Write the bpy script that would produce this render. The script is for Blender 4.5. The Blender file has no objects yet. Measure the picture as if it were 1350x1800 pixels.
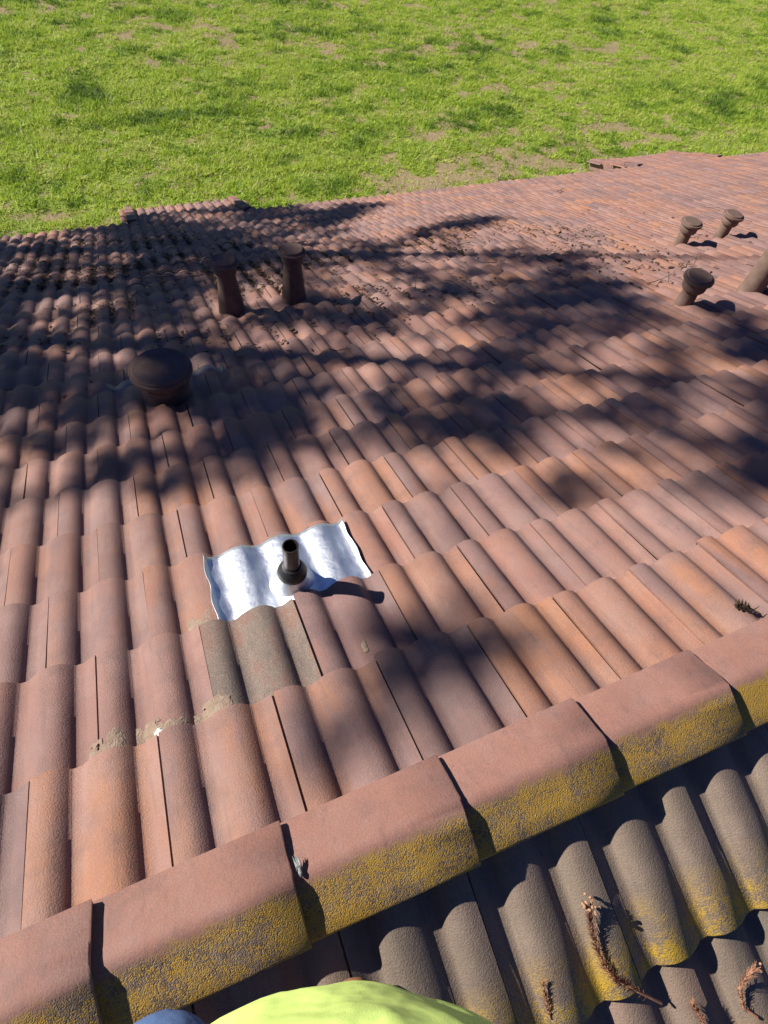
import bpy, bmesh, math, random
import numpy as np
from mathutils import Matrix, Vector
random.seed(7); rng = np.random.default_rng(11)
scene = bpy.context.scene
COL = scene.collection

# ------------------------------------------------------------------ camera
RIGHT = Vector((0.92493678, -0.3675108, 0.09709663))
DOWN = Vector((-0.25763351, -0.79391145, -0.55075364))
FWD = Vector((0.27949404, 0.48439696, -0.82900101))
CAM = Vector((0.42523024, -0.80006737, 1.71294984))
FPX = 1005.815
cd = bpy.data.cameras.new('camera'); cam = bpy.data.objects.new('camera', cd); COL.objects.link(cam)
cd.sensor_fit = 'VERTICAL'; cd.sensor_height = 36.0; cd.lens = FPX / 1800 * 36.0
cd.clip_start = 0.02; cd.clip_end = 2000
mw = Matrix.Identity(4)
for i in range(3):
    mw[i][0] = RIGHT[i]; mw[i][1] = -DOWN[i]; mw[i][2] = -FWD[i]; mw[i][3] = CAM[i]
cam.matrix_world = mw
scene.camera = cam

# ------------------------------------------------------------------ light
SUN = Vector((-0.69, 0.485, 0.545)).normalized()          # towards the sun
world = bpy.data.worlds.new('World'); scene.world = world; world.use_nodes = True
wn = world.node_tree.nodes; wl = world.node_tree.links
sky = wn.new('ShaderNodeTexSky'); sky.sky_type = 'NISHITA'; sky.sun_disc = False
sky.sun_elevation = math.asin(SUN.z); sky.sun_rotation = math.atan2(SUN.x, SUN.y)
sky.air_density = 0.5; sky.dust_density = 0.1; sky.ozone_density = 3.0
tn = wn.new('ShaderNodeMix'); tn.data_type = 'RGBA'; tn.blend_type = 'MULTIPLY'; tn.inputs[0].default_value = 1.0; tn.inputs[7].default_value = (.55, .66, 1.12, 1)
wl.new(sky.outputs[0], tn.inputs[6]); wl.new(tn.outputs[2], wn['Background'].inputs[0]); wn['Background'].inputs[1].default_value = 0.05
ld = bpy.data.lights.new('sun', 'SUN'); lo = bpy.data.objects.new('sun', ld); COL.objects.link(lo)
ld.energy = 5.0; ld.angle = math.radians(0.55); ld.color = (1.0, 0.94, 0.84)
lo.rotation_euler = (-SUN).to_track_quat('-Z', 'Y').to_euler(); lo.location = (-10, 8, 12)
scene.view_settings.view_transform = 'Standard'; scene.view_settings.look = 'None'
scene.view_settings.gamma = 1.0; scene.view_settings.exposure = 0.62; scene.view_settings.use_curve_mapping = False
scene.cycles.max_bounces = 6

# ------------------------------------------------------------------ helpers
def tag(o, label=None, cat=None, group=None, kind=None):
    if label: o['label'] = label
    if cat: o['category'] = cat
    if group: o['group'] = group
    if kind: o['kind'] = kind
    return o

def link(name, data, parent=None, mat=None):
    o = bpy.data.objects.new(name, data); COL.objects.link(o)
    if parent is not None: o.parent = parent
    if mat is not None and data is not None and len(data.materials) == 0: data.materials.append(mat)
    return o

def mesh_pd(name, verts, faces, smooth=True, mat=None):
    me = bpy.data.meshes.new(name); me.from_pydata([tuple(v) for v in verts], [], [tuple(int(i) for i in f) for f in faces])
    if smooth: me.shade_smooth()
    if mat is not None: me.materials.append(mat)
    me.update(); return me

def mesh_np(name, V, F, mat=None, smooth=False, attrs=None):
    """V (n,3); F (m,k) all faces of the same size k"""
    me = bpy.data.meshes.new(name); n = len(V); m, k = F.shape
    me.vertices.add(n); me.vertices.foreach_set('co', np.asarray(V, np.float32).ravel())
    me.loops.add(m * k); me.loops.foreach_set('vertex_index', F.astype(np.int32).ravel())
    me.polygons.add(m); me.polygons.foreach_set('loop_start', (np.arange(m) * k).astype(np.int32))
    me.update(calc_edges=True)
    if smooth: me.shade_smooth()
    for an, vals in (attrs or {}).items():
        at = me.attributes.new(an, 'FLOAT', 'POINT'); at.data.foreach_set('value', np.asarray(vals, np.float32))
    if mat is not None: me.materials.append(mat)
    return me

def lathe(profile, seg=32, cap_bottom=False, cap_top=True):
    V, F = [], []
    for r, z in profile:
        for k in range(seg):
            a = 2 * math.pi * k / seg; V.append((r * math.cos(a), r * math.sin(a), z))
    for i in range(len(profile) - 1):
        for k in range(seg):
            k2 = (k + 1) % seg
            F.append((i * seg + k, i * seg + k2, (i + 1) * seg + k2, (i + 1) * seg + k))
    if cap_top: F.append(tuple((len(profile) - 1) * seg + k for k in range(seg)))
    if cap_bottom: F.append(tuple(reversed(range(seg))))
    return V, F

def sharp_smooth(me, ang=35):
    me.shade_smooth()
    bm = bmesh.new(); bm.from_mesh(me)
    for e in bm.edges:
        if len(e.link_faces) == 2 and e.calc_face_angle() > math.radians(ang): e.smooth = False
    bm.to_mesh(me); bm.free()

def tube(pts, radii, seg=6):
    """tube along a polyline, returns V,F"""
    V, F = [], []
    pts = [Vector(p) for p in pts]
    for i, p in enumerate(pts):
        d = (pts[min(i + 1, len(pts) - 1)] - pts[max(i - 1, 0)]).normalized()
        a = d.orthogonal().normalized() if i == 0 else (pa - d * pa.dot(d)).normalized()
        pa = a; b = d.cross(a)
        for k in range(seg):
            t = 2 * math.pi * k / seg
            V.append(p + (a * math.cos(t) + b * math.sin(t)) * radii[i])
    for i in range(len(pts) - 1):
        for k in range(seg):
            k2 = (k + 1) % seg
            F.append((i * seg + k, i * seg + k2, (i + 1) * seg + k2, (i + 1) * seg + k))
    F.append(tuple(reversed(range(seg)))); F.append(tuple((len(pts) - 1) * seg + k for k in range(seg)))
    return V, F

def join(parts):
    V, F = [], []
    for v, f in parts:
        o = len(V); V += list(v); F += [tuple(i + o for i in q) for q in f]
    return V, F

def box(x0, x1, y0, y1, z0, z1):
    V = [(x, y, z) for z in (z0, z1) for y in (y0, y1) for x in (x0, x1)]
    F = [(0, 2, 3, 1), (4, 5, 7, 6), (0, 1, 5, 4), (2, 6, 7, 3), (0, 4, 6, 2), (1, 3, 7, 5)]
    return V, F

# value noise for numpy work
_T = np.random.default_rng(3).random((256, 256))
def vnoise(x, y):
    xi = np.floor(x).astype(int); yi = np.floor(y).astype(int); fx = x - xi; fy = y - yi
    fx = fx * fx * (3 - 2 * fx); fy = fy * fy * (3 - 2 * fy)
    g = lambda a, b: _T[a % 256, b % 256]
    return (g(xi, yi) * (1 - fx) + g(xi + 1, yi) * fx) * (1 - fy) + (g(xi, yi + 1) * (1 - fx) + g(xi + 1, yi + 1) * fx) * fy
def fbm(x, y, o=4):
    s = 0; a = .5; t = 0
    for i in range(o):
        s = s + a * vnoise(x * 2 ** i + 17 * i, y * 2 ** i + 31 * i); t += a; a *= .5
    return s / t

# ------------------------------------------------------------------ materials
class NT:
    def __init__(self, name):
        self.m = bpy.data.materials.new(name); self.m.use_nodes = True
        self.t = self.m.node_tree; self.n = self.t.nodes; self.b = self.n['Principled BSDF']
        self.out = self.n['Material Output']
    def new(self, typ, **kw):
        nd = self.n.new(typ)
        for k, v in kw.items(): setattr(nd, k, v)
        return nd
    def set(self, sock, v):
        if isinstance(v, bpy.types.NodeSocket): self.t.links.new(v, sock)
        else: sock.default_value = v
    def math(self, op, a, b=None, c=None, clamp=False):
        nd = self.new('ShaderNodeMath', operation=op, use_clamp=clamp)
        self.set(nd.inputs[0], a)
        if b is not None: self.set(nd.inputs[1], b)
        if c is not None: self.set(nd.inputs[2], c)
        return nd.outputs[0]
    def vmath(self, op, a, b):
        nd = self.new('ShaderNodeVectorMath', operation=op); self.set(nd.inputs[0], a); self.set(nd.inputs[1], b); return nd.outputs[0]
    def noise(self, vec, scale, detail=3, rough=.55, out='Fac'):
        nd = self.new('ShaderNodeTexNoise'); self.set(nd.inputs['Vector'], vec)
        nd.inputs['Scale'].default_value = scale; nd.inputs['Detail'].default_value = detail; nd.inputs['Roughness'].default_value = rough
        return nd.outputs[out]
    def ramp(self, fac, stops, interp='LINEAR'):
        nd = self.new('ShaderNodeValToRGB'); cr = nd.color_ramp; cr.interpolation = interp
        while len(cr.elements) < len(stops): cr.elements.new(.5)
        for e, (p, c) in zip(cr.elements, stops):
            e.position = p; e.color = (c, c, c, 1) if isinstance(c, (int, float)) else (*c, 1)
        self.set(nd.inputs[0], fac); return nd.outputs[0]
    def mix(self, fac, a, b, mode='MIX'):
        nd = self.new('ShaderNodeMix', data_type='RGBA', blend_type=mode)
        self.set(nd.inputs[0], fac); self.set(nd.inputs[6], a if not isinstance(a, tuple) else (*a, 1)); self.set(nd.inputs[7], b if not isinstance(b, tuple) else (*b, 1))
        return nd.outputs[2]
    def new_sep(self, c):
        nd = self.new('ShaderNodeSeparateColor'); self.set(nd.inputs[0], c); return nd.outputs[0]
    def bump(self, h, strength, dist, prev=None):
        nd = self.new('ShaderNodeBump'); nd.inputs['Strength'].default_value = strength; nd.inputs['Distance'].default_value = dist
        self.set(nd.inputs['Height'], h)
        if prev is not None: self.set(nd.inputs['Normal'], prev)
        return nd.outputs[0]
    def done(self, color, rough=.8, normal=None, spec=.3, metal=0.0):
        self.set(self.b.inputs['Base Color'], color if not isinstance(color, tuple) else (*color, 1))
        self.set(self.b.inputs['Roughness'], rough); self.b.inputs['Specular IOR Level'].default_value = spec
        self.set(self.b.inputs['Metallic'], metal)
        if normal is not None: self.set(self.b.inputs['Normal'], normal)
        return self.m

def tile_material(name, near=False, ridge=False):
    k = NT(name)
    tc = k.new('ShaderNodeTexCoord').outputs['Object']
    oi = k.new('ShaderNodeObjectInfo').outputs['Random']
    at = k.new('ShaderNodeAttribute', attribute_name='tint').outputs['Fac']
    rnd = k.math('FRACT', k.math('ADD', k.math('MULTIPLY', oi, 7.31), at))
    rnd2 = k.math('FRACT', k.math('MULTIPLY', rnd, 9.17))
    rnd3 = k.math('FRACT', k.math('MULTIPLY', rnd, 23.7))
    off = k.new('ShaderNodeCombineXYZ'); k.set(off.inputs[0], k.math('MULTIPLY', rnd, 37.0)); k.set(off.inputs[1], k.math('MULTIPLY', rnd2, 91.0)); k.set(off.inputs[2], k.math('MULTIPLY', rnd3, 13.0))
    co = k.vmath('ADD', tc, off.outputs[0])
    st = k.vmath('MULTIPLY', co, (8.0, 2.6, 8.0))
    if ridge:
        stops = [(0, (.290, .146, .112)), (.5, (.330, .165, .125)), (1, (.285, .148, .118))]
    elif near:
        stops = [(0, (.185, .155, .130)), (.35, (.235, .190, .152)), (.6, (.290, .200, .155)), (.8, (.165, .148, .125)), (1, (.255, .190, .150))]
    else:
        stops = [(0, (.270, .150, .128)), (.14, (.355, .172, .105)), (.27, (.205, .125, .118)), (.40, (.340, .192, .155)), (.52, (.165, .108, .104)), (.63, (.310, .155, .120)), (.74, (.375, .178, .102)), (.86, (.225, .145, .138)), (1, (.345, .182, .135))]
    c1 = k.ramp(rnd, stops); c2 = k.ramp(rnd2, stops); c3 = k.ramp(rnd3, stops)
    n1 = k.noise(st, 1.0, 3, .5)
    f1 = k.ramp(n1, [(.40, 0), (.62, 1)])
    col = k.mix(f1, c1, c2)
    n2 = k.noise(k.vmath('ADD', st, (5.3, 1.7, 8.1)), 1.7, 4, .6)
    col = k.mix(k.math('MULTIPLY', k.ramp(n2, [(.50, 0), (.72, 1)]), .8), col, c3)
    # broad weathering bleach and grime
    n3 = k.noise(co, 5.0, 5, .65)
    col = k.mix(k.ramp(n3, [(.45, 0), (.8, .5)]), col, (.35, .255, .23))
    n4 = k.noise(k.vmath('ADD', co, (3.1, 4.7, 9.9)), 11.0, 5, .7)
    col = k.mix(k.ramp(n4, [(.50, 0), (.76, .5)]), col, (.145, .103, .098))
    n5 = k.noise(k.vmath('MULTIPLY', co, (55.0, 2.0, 55.0)), 1.0, 3, .6)
    col = k.mix(k.ramp(n5, [(.55, 0), (.75, .3)]), col, (.12, .085, .075))
    # sand grain
    g = k.noise(co, 330.0, 2, .6)
    col = k.mix(1.0, col, k.ramp(g, [(.3, .84), (.7, 1.14)]), 'MULTIPLY')
    col = k.mix(1.0, col, (1.0, .95, .91) if near else (.95, .94, .96), 'MULTIPLY')
    vo = k.new('ShaderNodeTexVoronoi'); k.set(vo.inputs['Vector'], co); vo.inputs['Scale'].default_value = 210.0
    speck = k.math('MULTIPLY', k.ramp(vo.outputs['Distance'], [(.10, 1), (.2, 0)]), k.ramp(vo.outputs['Color'], [(.80, 0), (.86, .6)]))
    col = k.mix(speck, col, (.55, .46, .40))
    bm1 = k.noise(co, 230.0, 3, .65)
    nrm = k.bump(bm1, .35 if ridge else .8, .0026)
    nrm = k.bump(k.noise(co, 22.0, 3, .5), .06 if ridge else .15, .004, nrm)
    if near or ridge:
        sx = k.new('ShaderNodeSeparateXYZ'); k.set(sx.inputs[0], tc)
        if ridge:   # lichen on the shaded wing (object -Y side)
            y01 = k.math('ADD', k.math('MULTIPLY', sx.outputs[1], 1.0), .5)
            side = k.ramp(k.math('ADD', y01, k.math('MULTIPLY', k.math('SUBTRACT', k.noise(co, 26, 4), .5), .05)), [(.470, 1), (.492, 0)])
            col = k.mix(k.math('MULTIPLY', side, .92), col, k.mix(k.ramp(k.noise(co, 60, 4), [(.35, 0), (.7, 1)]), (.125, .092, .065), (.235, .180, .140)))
            v2 = k.new('ShaderNodeTexVoronoi'); k.set(v2.inputs['Vector'], k.vmath('ADD', co, k.vmath('MULTIPLY', k.noise(co, 90, 2, .5, 'Color'), (.006, .006, .006)))); v2.inputs['Scale'].default_value = 380.0
            mossn = k.noise(co, 8.0, 5, .75); mossf = k.math('MULTIPLY', k.new_sep(v2.outputs['Color']), 1.0)
            mm = k.math('MULTIPLY', side, k.ramp(k.math('ADD', k.math('MULTIPLY', mossn, .8), k.math('MULTIPLY', mossf, .2)), [(.42, 0), (.52, 1)]))
            mc = k.mix(k.noise(co, 60, 3), (.56, .31, .03), (.36, .235, .04))
            col = k.mix(k.math('MULTIPLY', mm, .85), col, mc)
            nrm = k.bump(k.math('MULTIPLY', k.math('SUBTRACT', 1.0, v2.outputs['Distance']), side), .6, .0025, nrm)
        else:
            nose = k.ramp(k.math('ADD', k.math('MULTIPLY', k.new('ShaderNodeAttribute', attribute_name='along').outputs['Fac'], 2.6), 1.0), [(.58, 0), (.93, 1)])
            v2 = k.new('ShaderNodeTexVoronoi'); k.set(v2.inputs['Vector'], co); v2.inputs['Scale'].default_value = 420.0
            mossn = k.noise(co, 14.0, 5, .7); mossf = k.new_sep(v2.outputs['Color'])
            val = k.math('ADD', k.math('MULTIPLY', mossn, .8), k.math('MULTIPLY', mossf, .2))
            mm = k.math('MULTIPLY', nose, k.ramp(val, [(.45, 0), (.56, 1)]))
            col = k.mix(k.math('MULTIPLY', mm, .9), col, k.mix(k.noise(co, 50, 3), (.66, .40, .02), (.46, .30, .035)))
            nrm = k.bump(k.math('MULTIPLY', mm, k.math('SUBTRACT', 1.0, v2.outputs['Distance'])), .4, .002, nrm)
    return k.done(col, k.ramp(g, [(.3, .62), (.7, .85)]), nrm, .35)

M_tile = tile_material('weathered_terracotta_concrete')
M_near = tile_material('grey_lichen_tile', near=True)
M_ridge = tile_material('ridge_tile_paint', ridge=True)

def simple(name, c1, c2, scale=8.0, rough=.8, bump=.3, bscale=60, bdist=.003, spec=.3, metal=0.0, detail=4):
    k = NT(name); tc = k.new('ShaderNodeTexCoord').outputs['Object']
    n = k.noise(tc, scale, detail, .6)
    col = k.mix(k.ramp(n, [(.35, 0), (.68, 1)]), c1, c2)
    nrm = k.bump(k.noise(tc, bscale, 3), bump, bdist) if bump else None
    return k.done(col, rough, nrm, spec, metal)

M_deck = simple('roof_underlay', (.03, .025, .022), (.05, .04, .034))
M_wall = simple('stucco', (.50, .46, .40), (.56, .52, .46), bscale=120)
M_fascia = simple('brown_fascia_board', (.22, .125, .10), (.26, .15, .12), 4.0, .6, .1)
M_vent = simple('brown_painted_vent', (.150, .100, .080), (.205, .140, .112), 14.0, .75, .3, 90, .002, .15)
M_rubber = simple('black_rubber', (.012, .012, .013), (.02, .02, .022), 20, .45, .1, 80, .001, .5)
M_pipe = simple('dark_steel_pipe', (.028, .023, .021), (.075, .058, .050), 22, .38, .12, 120, .001, .6, .35)
M_hole = simple('dark_inside', (.006, .006, .006), (.01, .01, .01), 5, .9, 0)
M_mortar = simple('tan_mortar', (.25, .18, .135), (.34, .26, .20), 45, .95, .9, 150, .005, .2)
M_glob = simple('white_sealant', (.62, .60, .56), (.8, .78, .75), 80, .5, .6, 200, .004, .5)
M_seal = simple('grey_dried_sealant', (.16, .17, .17), (.34, .35, .33), 60, .45, .6, 150, .004, .5)
M_leadgrey = simple('weathered_lead', (.20, .16, .14), (.32, .27, .23), 18, .55, .3, 60, .003, .4, .3)
M_litter = simple('dead_leaf', (.035, .020, .012), (.13, .072, .036), 30, .85, 0)
M_twig = simple('dry_twig', (.075, .048, .034), (.20, .145, .105), 25, .85, .2)
M_sprig = simple('dried_redwood_needles', (.30, .135, .08), (.44, .24, .15), 60, .75, .2)
M_bud = simple('dried_bud', (.34, .19, .115), (.48, .30, .19), 60, .7, .2)
M_cone = simple('dark_cone_scales', (.030, .020, .014), (.085, .055, .032), 90, .7, .4)
M_bark = simple('bark', (.07, .045, .032), (.14, .09, .065), 12, .9, .8, 25, .02)
M_blue = simple('blue_plastic', (.03, .09, .35), (.05, .12, .45), 10, .4, 0)

def metal_flash():
    k = NT('galvanised_sheet'); tc = k.new('ShaderNodeTexCoord').outputs['Object']
    n = k.noise(tc, 9.0, 4, .6); n2 = k.noise(k.vmath('MULTIPLY', tc, (30, 9, 9)), 1.2, 4, .6)
    col = k.mix(k.ramp(n, [(.3, 0), (.7, 1)]), (.66, .70, .77), (.78, .81, .86))
    rough = k.ramp(n2, [(.3, .42), (.7, .58)])
    nrm = k.bump(k.noise(tc, 20, 4), .5, .008)
    return k.done(col, rough, k.bump(k.noise(tc, 70, 2), .08, .003, nrm), .5, 1.0)
M_flash = metal_flash()

def leaf_mat(name, c1, c2, trans=.35):
    k = NT(name); tc = k.new('ShaderNodeTexCoord').outputs['Object']
    at = k.new('ShaderNodeAttribute', attribute_name='tint').outputs['Fac']
    col = k.mix(at, c1, c2)
    k.done(col, .6, None, .25)
    tr = k.new('ShaderNodeBsdfTranslucent'); k.set(tr.inputs[0], col)
    mx = k.new('ShaderNodeMixShader'); mx.inputs[0].default_value = trans
    k.t.links.new(k.b.outputs[0], mx.inputs[1]); k.t.links.new(tr.outputs[0], mx.inputs[2]); k.t.links.new(mx.outputs[0], k.out.inputs[0])
    return k.m
M_needle = leaf_mat('redwood_foliage', (.025, .055, .018), (.06, .10, .03), .2)

def grass_mat():
    k = NT('grass_blades')
    at = k.new('ShaderNodeAttribute', attribute_name='tint').outputs['Fac']
    col = k.ramp(at, [(0, (.12, .22, .03)), (.3, (.34, .50, .055)), (.6, (.53, .65, .08)), (.85, (.58, .65, .14)), (1, (.62, .57, .32))])
    k.done(col, .55, None, .3)
    tr = k.new('ShaderNodeBsdfTranslucent'); k.set(tr.inputs[0], col)
    mx = k.new('ShaderNodeMixShader'); mx.inputs[0].default_value = .4
    k.t.links.new(k.b.outputs[0], mx.inputs[1]); k.t.links.new(tr.outputs[0], mx.inputs[2]); k.t.links.new(mx.outputs[0], k.out.inputs[0])
    return k.m
M_grass = grass_mat()

def ground_mat():
    k = NT('field_soil_and_turf'); tc = k.new('ShaderNodeTexCoord').outputs['Object']
    at = k.new('ShaderNodeAttribute', attribute_name='tint').outputs['Fac']       # how grassy
    soil = k.mix(k.noise(tc, 3.0, 6, .7), (.21, .155, .085), (.48, .38, .21))
    soil = k.mix(k.ramp(k.noise(tc, 22, 4, .7), [(.5, 0), (.72, .8)]), soil, (.42, .35, .22))
    turf = k.mix(k.ramp(k.noise(tc, 9.0, 5, .7), [(.3, 0), (.7, 1)]), (.14, .21, .035), (.34, .42, .08))
    col = k.mix(k.ramp(k.math('ADD', at, k.math('MULTIPLY', k.math('SUBTRACT', k.noise(tc, 6, 5, .7), .5), .7)), [(.25, 0), (.55, 1)]), soil, turf)
    nrm = k.bump(k.noise(tc, 12, 5, .7), .9, .05)
    return k.done(col, .95, nrm, .1)
M_ground = ground_mat()

# ------------------------------------------------------------------ setting: field
GZ = -5.7
def grassiness(x, y):
    g = .70 + .6 * (fbm(x * .22 + 3, y * .35 + 9, 4) - .5) + 2.0 * (fbm(x * 2.6 + 40, y * 3.4 + 5, 4) - .5)
    for cx, cy, rx, ry, a in ((9.4, 12.9, 2.3, .8, .55), (11.3, 13.4, 1.8, .6, .4), (7.2, 12.6, 1.6, .5, .55), (8.0, 21.2, 1.4, .8, .45), (17.3, 20.6, 2.2, .6, .4), (11.5, 20.7, 2.0, .45, .4), (9.5, 25.2, 7, .5, .4),
                              (3.5, 23.2, 1.2, .4, .4), (9.6, 15.1, 1.6, .5, .45), (14.8, 14.4, 1.4, .5, .35), (5.6, 17.8, 1.6, .35, .35), (-.8, 12.8, .7, .25, .3), (13.0, 17.6, 1.5, .4, .3), (16.5, 13.6, 2.0, .35, .4)):
        g = g - a * np.exp(-(((x - cx) / rx) ** 2 + ((y - cy) / ry) ** 2))
    return np.clip(g, 0, 1)
def relief(x, y):
    return .10 * (fbm(x * .9, y * 1.2, 4) - .5) + .05 * (fbm(x * 4 + 7, y * 4, 3) - .5)
dx = np.concatenate([[-600, -250, -90, -40, -20, -12], np.arange(-8, 42, .2), [44, 50, 70, 150, 600]])
dy = np.concatenate([[-600, -200, -60, -20, -5, 3], np.arange(7, 36, .2), [38, 44, 60, 120, 400, 900]])
GX, GY = np.meshgrid(dx, dy); gz = GZ + relief(GX, GY) * ((GX > -9) & (GX < 43) & (GY > 6) & (GY < 37))
V = np.stack([GX.ravel(), GY.ravel(), gz.ravel()], 1); nx = len(dx); ny = len(dy)
ii, jj = np.meshgrid(np.arange(nx - 1), np.arange(ny - 1)); b0 = (jj * nx + ii).ravel()
F = np.stack([b0, b0 + 1, b0 + nx + 1, b0 + nx], 1)
g = link('ground', mesh_np('ground', V, F, M_ground, True, {'tint': grassiness(V[:, 0], V[:, 1])})); tag(g, kind='structure')

def make_grass():
    N = 95000
    cx = rng.uniform(-6, 40, N); cy = rng.uniform(9.5, 30, N)
    keep = (cx < 9 + (cy - 9) * 1.45 + 9)
    gr = grassiness(cx, cy)
    keep &= rng.random(N) < np.clip(gr * 1.5 - .05, .16, 1)
    cx, cy, gr = cx[keep], cy[keep], gr[keep]; N = len(cx)
    size = .5 + .75 * fbm(cx * 1.3 + 50, cy * 1.3 + 20, 3) + .35 * rng.random(N)
    tall = fbm(cx * .55 + 80, cy * .7 + 3, 3)
    size *= np.where(tall > .66, 1.35, 1.0) * (.5 + .55 * gr)
    tintc = .58 + .4 * (fbm(cx * .3 + 11, cy * .4 + 70, 3) - .5) + .8 * (fbm(cx * 3.1, cy * 3.1 + 30, 3) - .5) - np.where(tall > .68, .3, 0) - .38 * np.clip((fbm(cx * 1.1 + 60, cy * 1.9 + 14, 3) - .58) * 9, 0, 1)
    K = 12
    bx = np.repeat(cx, K) + rng.normal(0, .055, N * K) * np.repeat(size, K); by = np.repeat(cy, K) + rng.normal(0, .055, N * K) * np.repeat(size, K)
    h = (.035 + .075 * rng.random(N * K)) * np.repeat(size, K); w = .009 + .009 * rng.random(N * K)
    az = rng.uniform(0, 2 * np.pi, N * K); lean = rng.normal(0, .8, (N * K, 2)) * h[:, None]
    bz = GZ + relief(bx, by) - .01
    ddx = np.cos(az) * w; ddy = np.sin(az) * w
    A = np.stack([bx - ddx, by - ddy, bz], 1); B = np.stack([bx + ddx, by + ddy, bz], 1)
    T = np.stack([bx + lean[:, 0], by + lean[:, 1], bz + h], 1)
    V = np.stack([A, B, T], 1).reshape(-1, 3); F = np.arange(len(V)).reshape(-1, 3)
    ti = np.clip(np.repeat(tintc, K) + rng.normal(0, .16, N * K), 0, 1); ti = np.where(rng.random(N * K) < .04 + .35 * np.clip(.45 - np.repeat(gr, K), 0, 1), 1.0, ti)
    o = link('grass', mesh_np('grass', V, F, M_grass, False, {'tint': np.repeat(ti, 3)}))
    tag(o, 'patchy bright green grass growing over the field beyond the eaves', 'grass', kind='stuff')
make_grass()

# ------------------------------------------------------------------ house
PITCH = math.atan(.4); CP, SP = math.cos(PITCH), math.sin(PITCH)
E = .345; BW = .15; H = .028; TILT = .030; TH = .018; TL = E + .075
YR = -.765; ZR = .306
FAR = Matrix(((1, 0, 0, 0), (0, CP, SP, 0), (0, -SP, CP, 0), (0, 0, 0, 1)))
NEAR = Matrix(((-1, 0, 0, 0), (0, -CP, -SP, YR), (0, -SP, CP, ZR + .016), (0, 0, 0, 1)))
SX0, SX1 = -5.4, 15.0

def prof(x):
    """barrel height over the pan at x measured from a seam"""
    t = (np.asarray(x, float) + .040) % BW
    w = np.clip(t / .126, 0, 1); wp = .60
    up = 1 - np.clip((wp - w) / wp, 0, 1) ** 2.0; dn = 1 - np.clip((w - wp) / (1 - wp), 0, 1) ** 2.2
    return np.where(t > .126, 0, H * np.where(w < wp, up, dn))
def far_n(x, s):
    v = np.ceil(np.asarray(s) / E - 1e-6)
    return prof(x) - H + TILT * (np.asarray(s) - v * E) / E

XS = np.array([0.0, .012, .024, .036, .046, .055, .064, .072, .080, .0862, .094, .1100, .119, .130, .142, .154, .166, .178, .190, .200, .209, .218, .226, .2325, .2363, .246, .2600, .270, .283, .2955])
def tile_arrays(nose_lift=0.0, wob=0.0, seedv=0):
    r = np.random.default_rng(100 + seedv)
    hx = prof(XS); under = np.clip((XS - .262) / .01, 0, 1) * .0028
    hx = hx - under
    rowsS = [(-.004, -TH), (0.0, -.0035), (-.0035, 0.0), (-.18, 0.0), (-TL, 0.0)]
    V = []
    edge = r.normal(0, .0012, len(XS)).cumsum() * .25
    for ri, (s, dn) in enumerate(rowsS):
        for i, x in enumerate(XS):
            ss = s + (edge[i] if ri < 3 else 0)
            tilt = TILT * s / E * (1 + nose_lift) + wob * (x - .15)
            V.append((x + .0027, ss, hx[i] - H + tilt + dn))
    n = len(XS); F = []
    for k in range(len(rowsS) - 1):
        for i in range(n - 1):
            a = k * n + i; F.append((a, a + 1, a + n + 1, a + n))
    # left wall (raised lock edge) and right under-lock
    base = len(V)
    for k, (s, dn) in enumerate(rowsS[1:]):
        v = V[(k + 1) * n]; V.append((v[0] + .0005, v[1], v[2] - .011))
    for k in range(len(rowsS) - 2):
        F.append(((k + 1) * n, (k + 2) * n, base + k + 1, base + k))
    base2 = len(V)
    for k, (s, dn) in enumerate(rowsS[1:]):
        v = V[(k + 1) * n + n - 1]; V.append((v[0] + .0003, v[1], v[2] - .009)); V.append((v[0] + .011, v[1] - .003, v[2] - .0105))
    for k in range(len(rowsS) - 2):
        a = (k + 1) * n + n - 1; b = base2 + 2 * k
        F.append((a, b, b + 2, a + n)); F.append((b, b + 1, b + 3, b + 2))
    return np.array(V), np.array(F)
VARS = [tile_arrays(random.uniform(-.12, .12), random.uniform(-.012, .012), i) for i in range(14)]
def tile_mesh(i, tint, mat, name='roof_tile'):
    V, F = VARS[i]
    me = mesh_np(name, V, F, mat, True, {'tint': np.full(len(V), tint), 'along': V[:, 1]})
    bm = bmesh.new(); bm.from_mesh(me)
    for e in bm.edges:
        if len(e.link_faces) == 2 and e.calc_face_angle() > math.radians(50): e.smooth = False
    bm.normal_update(); bm.to_mesh(me); bm.free()
    return me
FAR_MESHES = [tile_mesh(i, random.random(), M_tile) for i in range(14)]
NEAR_MESHES = [tile_mesh(i, random.random(), M_near) for i in range(10)]
def grey_material():
    k = NT('cement_stained_tile'); tc = k.new('ShaderNodeTexCoord').outputs['Object']
    n = k.noise(k.vmath('MULTIPLY', tc, (6, 3, 6)), 2.0, 5, .65)
    col = k.ramp(n, [(.3, (.140, .110, .098)), (.48, (.205, .158, .132)), (.60, (.215, .130, .105)), (.75, (.25, .20, .165))])
    col = k.mix(1.0, col, k.ramp(k.noise(tc, 300, 2), [(.3, .6), (.7, 1.3)]), 'MULTIPLY')
    return k.done(col, .85, k.bump(k.noise(tc, 200, 3), .6, .0025), .3)
M_greytile = grey_material()
GREY_MESHES = [tile_mesh(i, .3, M_greytile) for i in (1, 2)]

house = link('house', None); house.empty_display_size = .5
tag(house, 'house under a long weathered terracotta barrel tile roof beside the grass field', 'house')
house.location = (0, 3.5, GZ)
def part(name, V, F, mat, parent=house, smooth=False, mtx=None):
    me = mesh_pd(name, V, F, smooth, mat); o = link(name, me, parent)
    if parent is house: o.matrix_parent_inverse = Matrix.Translation(-house.location)
    if mtx is not None: o.matrix_basis = mtx
    return o

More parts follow.
